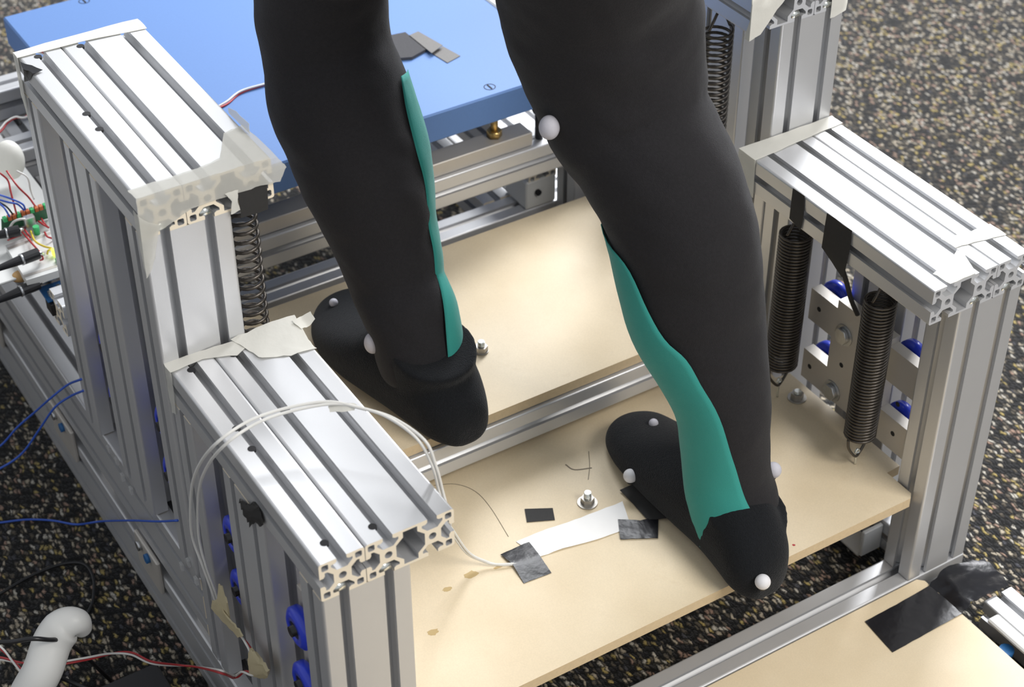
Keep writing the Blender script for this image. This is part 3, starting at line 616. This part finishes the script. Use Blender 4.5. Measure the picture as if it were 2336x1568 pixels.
def remesh(name, parts, m, parent, voxel, sm=4):
    V, F = join(*parts); o = link(name, V, F, m, parent)
    md = o.modifiers.new('r', 'REMESH'); md.mode = 'VOXEL'; md.voxel_size = voxel/1000.0; md.use_smooth_shade = True
    s = o.modifiers.new('s', 'SMOOTH'); s.factor = 0.5; s.iterations = sm
    bpy.context.view_layer.update(); me = bpy.data.meshes.new_from_object(o.evaluated_get(bpy.context.evaluated_depsgraph_get()))
    o.modifiers.clear(); o.data = me
    me.polygons.foreach_set('use_smooth', [True]*len(me.polygons)); return o
pelvis = loft([Vector((355, 262, 870)), Vector((358, 265, 930)), Vector((360, 268, 990)), Vector((362, 272, 1050))], [120, 150, 148, 130], k=0.72)
tights = remesh('leggings', [loft(P1, R1_), loft(P2, R2_), pelvis], M_tights, person, 4.0, 3)
# soft folds in the cloth
import mathutils.noise as mn
_me = tights.data; _n = [tuple(v.normal) for v in _me.vertices]; _c = [tuple(v.co) for v in _me.vertices]; _o = []
for p_, q_ in zip(_c, _n):
    p = Vector(p_); n = mn.noise(Vector((p.x*14, p.y*14, p.z*30)))+0.5*mn.noise(Vector((p.x*40+7, p.y*40, p.z*55))); n2 = mn.noise(Vector((p.x*6+3, p.y*6, p.z*11+p.x*9))); _o += list(p+Vector(q_)*(n*0.0016+max(0, abs(n2)-0.1)*0.007*(1 if n2 > 0 else -0.6)))
_me.vertices.foreach_set('co', _o); _me.update()
def panel(name, st, fr0, fr1, lift, label, wob=0.6, n=5, segs=14):
    """cloth insert lying on the leg; fr0/fr1 angle range per station, degrees from the left silhouette"""
    pts, rad = axis_samples(st, n); N = len(pts)
    a0 = [q.x for q in smooth_path([Vector((a, 0, 0)) for a in fr0], n)]; a1 = [q.x for q in smooth_path([Vector((a, 0, 0)) for a in fr1], n)]
    lf = [q.x for q in smooth_path([Vector((a, 0, 0)) for a in lift], n)]; V = []; F = []
    for i in range(N):
        d = (pts[min(i+1, N-1)]-pts[max(i-1, 0)]).normalized(); a = (ACR-d*ACR.dot(d)).normalized(); b = d.cross(a).normalized()
        for j in range(segs+1):
            t_ = j/segs; an = math.radians(a0[i]+(a1[i]-a0[i])*t_); bulge = math.sin(math.pi*t_)**0.6
            r = rad[i]+1.2+lf[i]*bulge+wob*mn.noise(Vector((i*0.35, j*0.35, 2)))*bulge
            V.append(tuple(pts[i]-a*(r*math.cos(an))+b*(r*math.sin(an))))
    W_ = segs+1; F = [[i*W_+j, i*W_+j+1, (i+1)*W_+j+1, (i+1)*W_+j] for i in range(N-1) for j in range(segs)]
    o = link(name, V, F, M_teal, person, smooth=True, label=label)
    bm = bmesh.new(); bm.from_mesh(o.data); bmesh.ops.solidify(bm, geom=bm.faces, thickness=0.0008); bm.to_mesh(o.data); bm.free()
    o.data.polygons.foreach_set('use_smooth', [True]*len(o.data.polygons)); return o
t2 = leg2[7:]+[(477.0, 57.2, 136.6, 42.1)]
panel('teal_insert', t2, [-30, -28, -26, -25, -25, -25, -25, -22, -18, -8], [-8, 32, 47, 63, 71, 83, 95, 104, 108, 84], [0, 1.5, 3.5, 3, 2, 1.5, 1, 1, 1, 1], 'teal fabric insert down the outer side of the right shin')
t1 = leg1[3:]
panel('teal_insert', t1, [158, 152, 150, 155, 153, 154, 150, 145, 138, 132], [186, 190, 195, 200, 205, 205, 205, 205, 205, 205], [0, 2.0, 2.5, 1.5, 1.0, 2.0, 2.0, 3.5, 3.5, 1.5], 'teal fabric insert along the inner side of the left shin')
panel('teal_insert', up2[:3]+[(412, 227, 735, 86)], [50, 45, 40, 40], [95, 85, 70, 62], [0, 0.5, 0.5, 0], 'teal patch on the right thigh at the very top')

def footloft(st, zb, seg=36):
    """stations (y, xleft, xright, height) from heel to toe"""
    cols = [smooth_row4(st, k) for k in range(4)]; V = []; F = []; n = len(cols[0])
    for i in range(n):
        y, xl, xr, h = (c[i] for c in cols)
        for j in range(seg):
            a = 2*math.pi*j/seg; ca, sa = math.cos(a), math.sin(a)
            xx = (xl+xr)/2+(xr-xl)/2*(abs(ca)**0.85)*(1 if ca >= 0 else -1)
            zz = zb+h*0.42+(h*0.58*(abs(sa)**0.95) if sa > 0 else -h*0.42*(abs(sa)**0.45)); V.append((xx, y, zz))
        if i:
            for j in range(seg): F.append([(i-1)*seg+j, (i-1)*seg+(j+1) % seg, i*seg+(j+1) % seg, i*seg+j])
    F += [list(range(seg)), list(range((n-1)*seg, n*seg))[::-1]]; return V, F
def smooth_row4(st, k):
    return [q.x for q in smooth_path([Vector((s[k], 0, 0)) for s in st], 6)]
foot1 = footloft([(264, 277, 303, 26), (271, 265, 316, 44), (288, 253, 325, 62), (315, 245, 332, 80), (345, 238, 334, 88), (382, 230, 334, 80), (422, 223, 334, 64), (460, 222, 330, 50), (492, 229, 326, 40), (516, 242, 320, 34), (532, 256, 313, 28), (540, 272, 303, 20)], 185.4)
stub1 = loft([Vector((288, 340, 205)), Vector((287, 334, 240)), Vector((287, 331, 258)), Vector((287, 327, 272))], [43, 44.5, 45, 44.5])
sock = remesh('sock', [foot1, stub1], M_sock, person, 2.6, 10)
foot2 = footloft([(-12, 446, 472, 26), (-5, 435, 486, 44), (12, 428, 500, 62), (40, 430, 508, 80), (72, 432, 510, 86), (112, 431, 512, 78), (152, 431, 517, 64), (192, 433, 523, 50), (222, 437, 522, 40), (246, 445, 516, 34), (260, 456, 504, 27), (267, 468, 493, 20)], 116.4)
stub2 = loft([Vector((470, 60, 135)), Vector((472, 54, 155)), Vector((474, 50, 168)), Vector((474, 46, 178))], [37, 40, 41, 41])
sock2 = remesh('sock', [foot2, stub2], M_sock, person, 2.6, 10)
# reflective markers
def marker(c, r, label, m=M_ball, base=None, sq=(1, 1, 1)):
    t = thing('reflective_marker', (c[0], c[1], c[2]-r), label, 'marker', 'reflective motion markers on the legs and feet')
    ball('ball', c, r, m, t, sq=sq)
    if base: ball('backing_disc', base[0], base[1], M_back, t, sq=base[2])
    else: cyl('stem', (c[0], c[1], c[2]-r-1.5), (c[0], c[1], c[2]-r+1), r*0.45, M_black, t, seg=12)
marker((356.0, 226.5, 555.5), 10.4, 'large grey marker ball on the inner side of the right knee', base=((374.0, 234.8, 548.1), 17, (0.5, 0.5, 1.05)), sq=(0.9, 0.9, 1.1))
marker((240.0, 368.0, 268.6), 9.6, 'large grey marker ball at the left ankle', sq=(0.9, 0.9, 1.25), base=((250.0, 370.5, 261.0), 17, (0.22, 0.22, 1.3)))
marker((307.1, 277.1, 210.0), 7.2, 'grey marker ball on the heel of the left foot')
marker((263.2, 503.1, 224.0), 4.8, 'tiny marker ball on the toes of the left foot')
marker((446.5, -15.2, 148.0), 7.6, 'white marker ball on the heel of the right foot', m=M_ballw)
marker((486.1, 218.8, 158.0), 5.0, 'tiny marker ball on the toes of the right foot')
marker((430.8, 180.9, 140.0), 7.4, 'grey marker ball on the left edge of the right foot', m=M_ballw)
marker((516.0, 62.9, 197.6), 8.2, 'marker ball half hidden behind the right ankle')
o = tag(link('tape_end', *rawbox(215, 223, 392, 404, 186, 196, 1), M_maskw), 'small cream tape end peeking out beside the left foot', 'tape')

# ================================================================ CABLES
def pairoff(pts, d):
    return [(p[0]+d[0], p[1]+d[1], p[2]+d[2]) for p in pts]
wp = [(274.1, 155.9, 118.5), (257.7, 163.7, 120.0), (247.2, 171.3, 124.0), (231.5, 178.0, 140.0), (205, 170, 200), (150, 100, 300), (134.0, 37.4, 340.1), (131.0, 43.1, 379.2), (126.0, 43.5, 407.9), (118.6, 53.8, 432.0), (107.6, 84.3, 438.0), (91.3, 106.0, 440.0), (73.0, 124.7, 440.0), (40.2, 139.2, 436.0), (10.6, 143.9, 432.0), (-17.0, 145.7, 420.0), (-22.0, 183.3, 367.2), (-20.0, 216.2, 310.0), (-16.0, 243.4, 237.5), (-12.0, 239.3, 199.4), (-8.0, 236.9, 167.6), (-5.0, 235.2, 142.0)]
t = thing('sensor_cable', (0, 150, 116), 'pair of white sensor wires looping over the left front tower', 'cable')
tube('wire', wp, 1.35, M_wirew, t); tube('wire', [(p[0]+(4.5 if 8 < i < 19 else 2.6), p[1]-(7.5 if 8 < i < 19 else 2.2)*0.7, p[2]-0.6) for i, p in enumerate(wp)], 1.35, M_wirew, t)
tp('masking_tape', g([(75.4, 123.6, 436.0), (86.9, 112.5, 442.0), (93.9, 106.9, 441.0)], [(73.7, 117.6, 434.0), (85.7, 107.3, 436.0), (90.1, 105.8, 436.0)]), M_maskw, 'tiny cream tape tab on the white wires above the cap', wob=0.4, sub=3)
def blob(name, pts, t_, m, label):
    V = []
    for p in pts: V += [(p[0]-t_, p[1], p[2]), (p[0]+t_*0.3, p[1]+t_*0.5, p[2])]
    V, F = hull(V); return tag(link(name, V, F, m), label, 'tape')
tp('tape_wrap', g([(-12.0, 197.9, 211.4), (-12.0, 192.2, 211.9)], [(-14.0, 203.7, 185.8), (-14.0, 178.2, 205.7)], [(-14.0, 215.4, 169.5), (-14.0, 178.3, 185.7)], [(-14.0, 190.3, 174.8), (-14.0, 177.7, 180.5)]), M_maskd, 'aged tape wrap on the wire splice beside the left front tower', wob=0.8, sub=4, t=1.5)
tp('tape_wrap', g([(-13.0, 220.7, 169.0), (-13.0, 207.5, 183.0)], [(-13.0, 226.3, 154.6), (-16.0, 185.3, 189.1)], [(-13.0, 189.9, 165.9), (-15.0, 163.9, 190.9)], [(-13.0, 165.3, 171.1), (-13.0, 151.7, 186.6)]), M_maskd, 'long aged tape wrap below the wire splice', wob=0.9, sub=4, t=1.5)
tp('tape_wrap', g([(-10.0, 141.7, 178.0), (-10.0, 132.3, 180.0)], [(-12.0, 144.9, 160.6), (-14.0, 106.7, 195.3)], [(-12.0, 146.2, 141.6), (-14.0, 94.5, 195.7)], [(-10.0, 124.5, 157.4), (-10.0, 110.9, 171.6)]), M_maskd, 'brown-stained tape blob at the foot of the wires near the bottom edge', wob=1.0, sub=4, t=3)
rw = [(-10.0, 206.4, 163.8), (-10.0, 182.3, 165.3), (-10.0, 158.0, 170.4), (-9.0, 143.4, 163.2), (-12.0, 128.4, 161.8), (-14.0, 141.1, 146.0), (-16.0, 158.0, 133.9), (-20.0, 172.6, 115.1), (-40.0, 153.1, 153.7), (-24.6, 279.2, 30.0), (-58.4, 295.4, 40.0), (-74.4, 309.1, 50.0), (-92.0, 314.9, 55.0), (-122.4, 304.3, 75.0), (-154.3, 311.2, 80.0), (-174.9, 337.9, 70.0), (-187.8, 362.5, 60.0), (-207.7, 387.5, 50.0)]
t = thing('twisted_cable', (-40, 250, -50), 'red and white twisted wire pair running to the left edge near the bottom', 'cable')
def twist(parent, pts, a, b, ma, mb, r=1.1, pitch=9):
    pp = smooth_path(pts, 10); A = []; B = []
    for i, p in enumerate(pp):
        d = (pp[min(i+1, len(pp)-1)]-pp[max(i-1, 0)]).normalized(); u, v = frame(d); an = i/pitch
        off = (u*math.cos(an)+v*math.sin(an))*r*1.05; A.append(p+off); B.append(p-off)
    V, F = rawtube(A, r, 7); link(a, V, F, ma, parent, smooth=True); V, F = rawtube(B, r, 7); link(b, V, F, mb, parent, smooth=True)
twist(t, rw, 'red_wire', 'white_wire', M_wirer, M_wirew)
t = thing('twisted_cable', (-120, 250, -50), 'red and white wires crossing the white pipe from the left edge', 'cable')
twist(t, [(-201.9, 381.4, 90.0), (-187.6, 347.1, 90.0), (-182.2, 328.1, 85.0), (-177.9, 312.4, 80.0), (-171.8, 290.1, 75.0), (-165.4, 279.0, 60.0)], 'red_wire', 'white_wire', M_wirer, M_wirew)
t = thing('twisted_cable', (-10, 640, 350), 'red and white twisted wires behind the tall left tower', 'cable')
twist(t, [(24.9, 906.8, 290.0), (52.3, 925.8, 290.0), (64.0, 935.3, 292.0), (76.7, 941.3, 292.0), (91.9, 938.8, 292.0), (126, 985, 300), (114, 970, 356), (150, 905, 354), (220.3, 728.3, 352.0), (249.9, 738.6, 352.0), (264.7, 743.9, 352.0), (286.7, 756.3, 352.0), (317.6, 757.8, 352.0), (359.2, 757.5, 352.0)], 'red_wire', 'white_wire', M_wirer, M_wirew, r=1.2, pitch=14)
def cable(name, pts, r, m, label, **k):
    return tag(tube(name, pts, r, m, None, **k), label, 'cable')
cable('blue_wire', [(-99.6, 709.4, 20.0), (-75.2, 700.2, 30.0), (-54.5, 685.0, 60.0), (-36.4, 663.5, 90.0), (-22.0, 629.5, 130.0), (-6.6, 615.1, 150.0), (-3.0, 567.1, 189.8)], 1.3, M_wireb, 'upper of two blue wires arching to the left rear tower')
cable('blue_wire', [(-110.6, 677.1, 20.0), (-85.8, 675.3, 20.0), (-60.8, 663.0, 40.0), (-40.2, 644.4, 80.0), (-23.8, 622.7, 120.0), (-8.9, 607.1, 140.0), (-3.0, 569.0, 172.8)], 1.3, M_wireb, 'lower of two blue wires arching to the left rear tower')
cable('blue_wire', [(-129.3, 675.9, -48.0), (-102.1, 664.8, -48.0), (-74.8, 653.6, -48.0), (-50.2, 633.9, -46.0), (-31.2, 604.6, -38.0), (-8.0, 587.1, -30.8), (-8.0, 461.4, 73.1), (-6.0, 375.2, 141.2), (-4.0, 317.6, 188.4)], 1.2, M_wireb, 'blue wire lying on the carpet towards the side frame')
cable('black_cable', [(-170.7, 554.1, -49.0), (-139.7, 557.8, -49.0), (-101.9, 565.5, -49.0), (-66.4, 564.8, -49.0), (-45.4, 552.4, -49.0), (-44.2, 525.3, -49.0), (-57.0, 494.2, -49.0), (-69.1, 478.8, -49.0)], 1.8, M_black, 'black cable curving over the dark carpet at the left')
cable('black_cable', [(-214.8, 308.6, 150.0), (-187.6, 291.4, 150.0), (-170.6, 276.6, 158.0), (-156.0, 274.7, 150.0), (-142.4, 285.8, 130.0), (-118.9, 331.2, 60.0), (-84.6, 362.5, -40.0)], 2.2, M_black, 'dark blue-black cable looped over the white pipe')
cable('black_cable', [(-135.9, 398.4, -30.0), (-118.2, 388.8, -45.0), (-97.3, 357.9, -48.0)], 2.2, M_black, 'black cable at the foot of the white pipe')
# white pipe handle
t = thing('pipe_handle', (-160, 260, -52), 'white plastic pipe with a hooked end in the bottom left corner', 'pipe')
V, F = rawtube(smooth_path([(-217.8, 263.3, 40.0), (-187.7, 279.3, 80.0), (-166.6, 279.4, 110.0), (-149.4, 291.0, 128.0), (-134.7, 292.7, 140.0), (-123.8, 288.9, 142.0), (-119.4, 290.3, 128.0)], 8), [18.5]*30+[18.5-0.55*k for k in range(19)], 24); link('pipe', V, F, M_white, t, smooth=True)
t = thing('equipment_case', (-40, 330, -52), 'black equipment case on the carpet beside the white pipe', 'case')
V, F = rawbox(-150, -45, 150, 330, -51.5, 0, 5); link('body', V, F, M_black, t); box('lid', -147, -48, 153, 327, 0, 4, M_black, t, c=2)

# ================================================================ ELECTRONICS AT THE LEFT EDGE
tag(box('shelf_plate', -120, 60, 670, 1010, 262.4, 265, M_white, None, c=1), 'white plate carrying the circuit boards at the left edge', 'shelf')
t = thing('breadboard', (10, 730, 265), 'white solderless breadboard with a lit lamp and coloured jumper wires', 'circuit board')
V, F = rawprism([(-16.2, 721.9, 274.0)[:2], (-19.3, 648.4, 274.0)[:2], (23.7, 647.3, 274.0)[:2], (35.0, 726.9, 274.0)[:2]], 265.2, 274); link('body', V, F, M_white, t)
for a, b in ((0.08, 0.14), (0.47, 0.53), (0.86, 0.92)):
    A = Vector((-16.2, 721.9, 274.0)); B = Vector((-19.3, 648.4, 274.0)); Cc = Vector((35.0, 726.9, 274.0)); D = Vector((23.7, 647.3, 274.0))
    V = [tuple(A.lerp(B, a)), tuple(A.lerp(B, b)), tuple(Cc.lerp(D, b)), tuple(Cc.lerp(D, a))]; link('groove', [(v[0], v[1], 274.2) for v in V], [[0, 1, 2, 3]], M_plate, t)
c = (21.8, 674.4, 280.0); cyl('led', (c[0], c[1], 276), (c[0], c[1], 283), 2.6, M_led, t, seg=14)
box('capacitor', c[0]-3, c[0]+3, c[1]-16, c[1]-9, 274, 278, M_green, t)
c = (20.5, 724.2, 282.0); cyl('capacitor', (c[0], c[1], 274), (c[0], c[1], 284), 3.4, M_green, t, seg=14)
V, F = rawbox(c[0]-8, c[0]+4, c[1]+10, c[1]+18, 274, 290, 1); link('power_regulator', V, F, M_steel, t)
tube('jumper_wire', [(6.9, 740.1, 276.0), (6.7, 703.3, 281.0), (8.1, 680.4, 281.0), (7.0, 666.9, 281.0), (5.3, 672.5, 276.0)], 1.1, M_wirer, t)
tube('jumper_wire', [(15.8, 730.6, 276.0), (11.3, 702.4, 281.0), (15.8, 688.0, 281.0), (21.5, 679.6, 281.0), (16.9, 677.8, 281.0), (15.6, 679.3, 276.0)], 1.1, M_wirey, t)
tube('jumper_wire', [(11.4, 740.3, 276.0), (9.3, 721.2, 281.0), (11.1, 717.8, 276.0)], 1.1, M_wirer, t)
tube('jumper_wire', [(29.6, 743.8, 276.0), (29.7, 728.1, 281.0), (34.8, 725.5, 276.0)], 1.1, M_wirer, t)
tube('jumper_wire', [(27.8, 720.0, 276.0), (25.4, 703.2, 281.0), (31.4, 703.1, 276.0)], 1.1, M_wirer, t)
tube('jumper_wire', [(-11.1, 726.9, 276.0), (-6.6, 720.5, 281.0), (4.0, 728.1, 276.0)], 1.1, M_wirer, t)
tube('jumper_wire', [(34.1, 747.9, 276.0), (31.7, 730.8, 281.0), (33.8, 728.1, 276.0)], 1.1, M_wirer, t)
t = thing('terminal_board', (30, 790, 265), 'green circuit board with orange terminals behind the breadboard', 'circuit board')
V, F = hull([(-8.3, 759.9, 266.0), (-8.0, 750.1, 286.0), (46.1, 751.2, 286.0), (45.3, 758.3, 266.0), (-7.3, 754.7, 286.0), (46.9, 755.9, 286.0), (-3.0, 766.5, 266.0)]); link('board', V, F, M_pcb, t)
A = Vector((-6.9, 749.7, 287.0)); B = Vector((44.4, 751.6, 287.0))
for k in range(10):
    p = A.lerp(B, (k+0.5)/10); box('terminal', p.x-2.1, p.x+2.1, p.y-3, p.y+3, 285, 290, M_orange if k % 3 else M_green, t, c=0.4)
for k, pts in enumerate(([(6.6, 773.8, 330.0), (12.5, 770.8, 320.0), (10.8, 761.4, 310.0), (8.3, 746.1, 291.0)], [(14.1, 774.2, 330.0), (17.5, 754.4, 320.0), (27.7, 758.4, 300.0), (31.2, 751.8, 291.0)])):
    tube('red_wire', pts, 1.1, M_wirer, t)
for k, pts in enumerate(([(1.1, 781.3, 300.0), (7.1, 760.5, 305.0), (17.2, 749.8, 300.0), (19.9, 750.9, 291.0)], [(-2.1, 772.1, 300.0), (4.9, 755.3, 303.0), (12.8, 751.5, 300.0), (18.1, 750.0, 291.0)], [(-4.1, 766.3, 300.0), (-1.8, 751.8, 300.0), (0.4, 746.1, 291.0)])):
    tube('blue_wire', pts, 1.1, M_wireb, t)
tube('black_wire', [(-3.5, 767.9, 300.0), (1.0, 753.0, 300.0), (5.1, 748.2, 291.0)], 1.0, M_black, t)
tube('white_wire', [(-2.9, 742.4, 280.0), (2.3, 739.2, 288.0), (10.6, 736.5, 290.0), (18.4, 735.5, 286.0)], 1.4, M_wirew, t)
tube('white_wire', [(23.3, 768.4, 330.0), (32.4, 765.5, 320.0), (34.3, 769.6, 300.0), (35.3, 766.3, 290.0)], 1.0, M_wirew, t)
t = thing('microcontroller_board', (20, 660, 240), 'small blue circuit board below the breadboard beside the tall left tower', 'circuit board')
c = (12.8, 648.3, 250.0); box('board', c[0]-18, c[0]+12, c[1]-14, c[1]+16, 247, 249.5, M_pcbb, t)
for k in range(4): box('chip', c[0]-14+k*6, c[0]-10+k*6, c[1]-8+k*3, c[1]-3+k*3, 249.5, 255, M_black if k % 2 else M_steel, t, c=0.3)
c2 = (7.8, 639.7, 240.0); box('socket', c2[0]-12, c2[0]+12, c2[1]-10, c2[1]+8, 232, 246.8, M_black, t)
def plug(p, q, label, tip=None):
    t = thing('cable_plug', p, label, 'plug', 'black cable plugs at the left edge'); p = Vector(p); q = Vector(q); d = q-p
    V, F = rawtube([p-d*1.2, p, p+d*0.05, p+d*0.6, p+d*0.62, q], [2.2, 2.4, 3.2, 5.2, 6.2, 6.2], 14); link('sleeve', V, F, M_black, t, smooth=False)
    cyl('collar', tuple(p+d*0.58), tuple(p+d*0.63), 6.4, M_steel, t, seg=14)
    if tip: cyl('tip', tuple(q), tip, 2.0, M_nut, t, seg=10)
plug((-32.2, 728.1, 286.0), (2.1, 723.1, 286.0), 'upper black cable plug touching the breadboard corner', (6.8, 726.4, 284.0))
plug((-44.9, 661.5, 290.0), (3.2, 665.6, 290.0), 'middle black cable plug lying across the breadboard', (10.3, 672.6, 282.0))
plug((-57.8, 646.4, 262.0), (-6.5, 652.3, 262.0), 'lower black cable plug with a bright tip', (13.7, 654.5, 262.0))
c = (-17.3, 675.8, 262.0); o = ball('putty_lump', c, 9, M_orangeplug, sq=(1.2, 1, 0.6)); tag(o, 'tan lump beside the lower cable plug', 'lump')
o = ball('tape_bundle', (36.2, 842.3, 300.0), 15, M_maskw, sq=(1.1, 1.1, 1.6)); tag(o, 'white tape bundle round the wires at the left edge', 'tape')
o = tag(link('clear_scrap', *join(*[rawbox(x_, x_+3, y_, y_+6, z_, z_+9, 0.5) for x_, y_, z_ in ((-6, 505, 132), (-5, 488, 128), (-7, 470, 120), (-5, 455, 112), (-6, 300, 140), (-6, 285, 128), (-7, 320, 118))]), M_film), 'clear tape scraps stuck along the top of the left side frame', 'tape', kind='stuff')
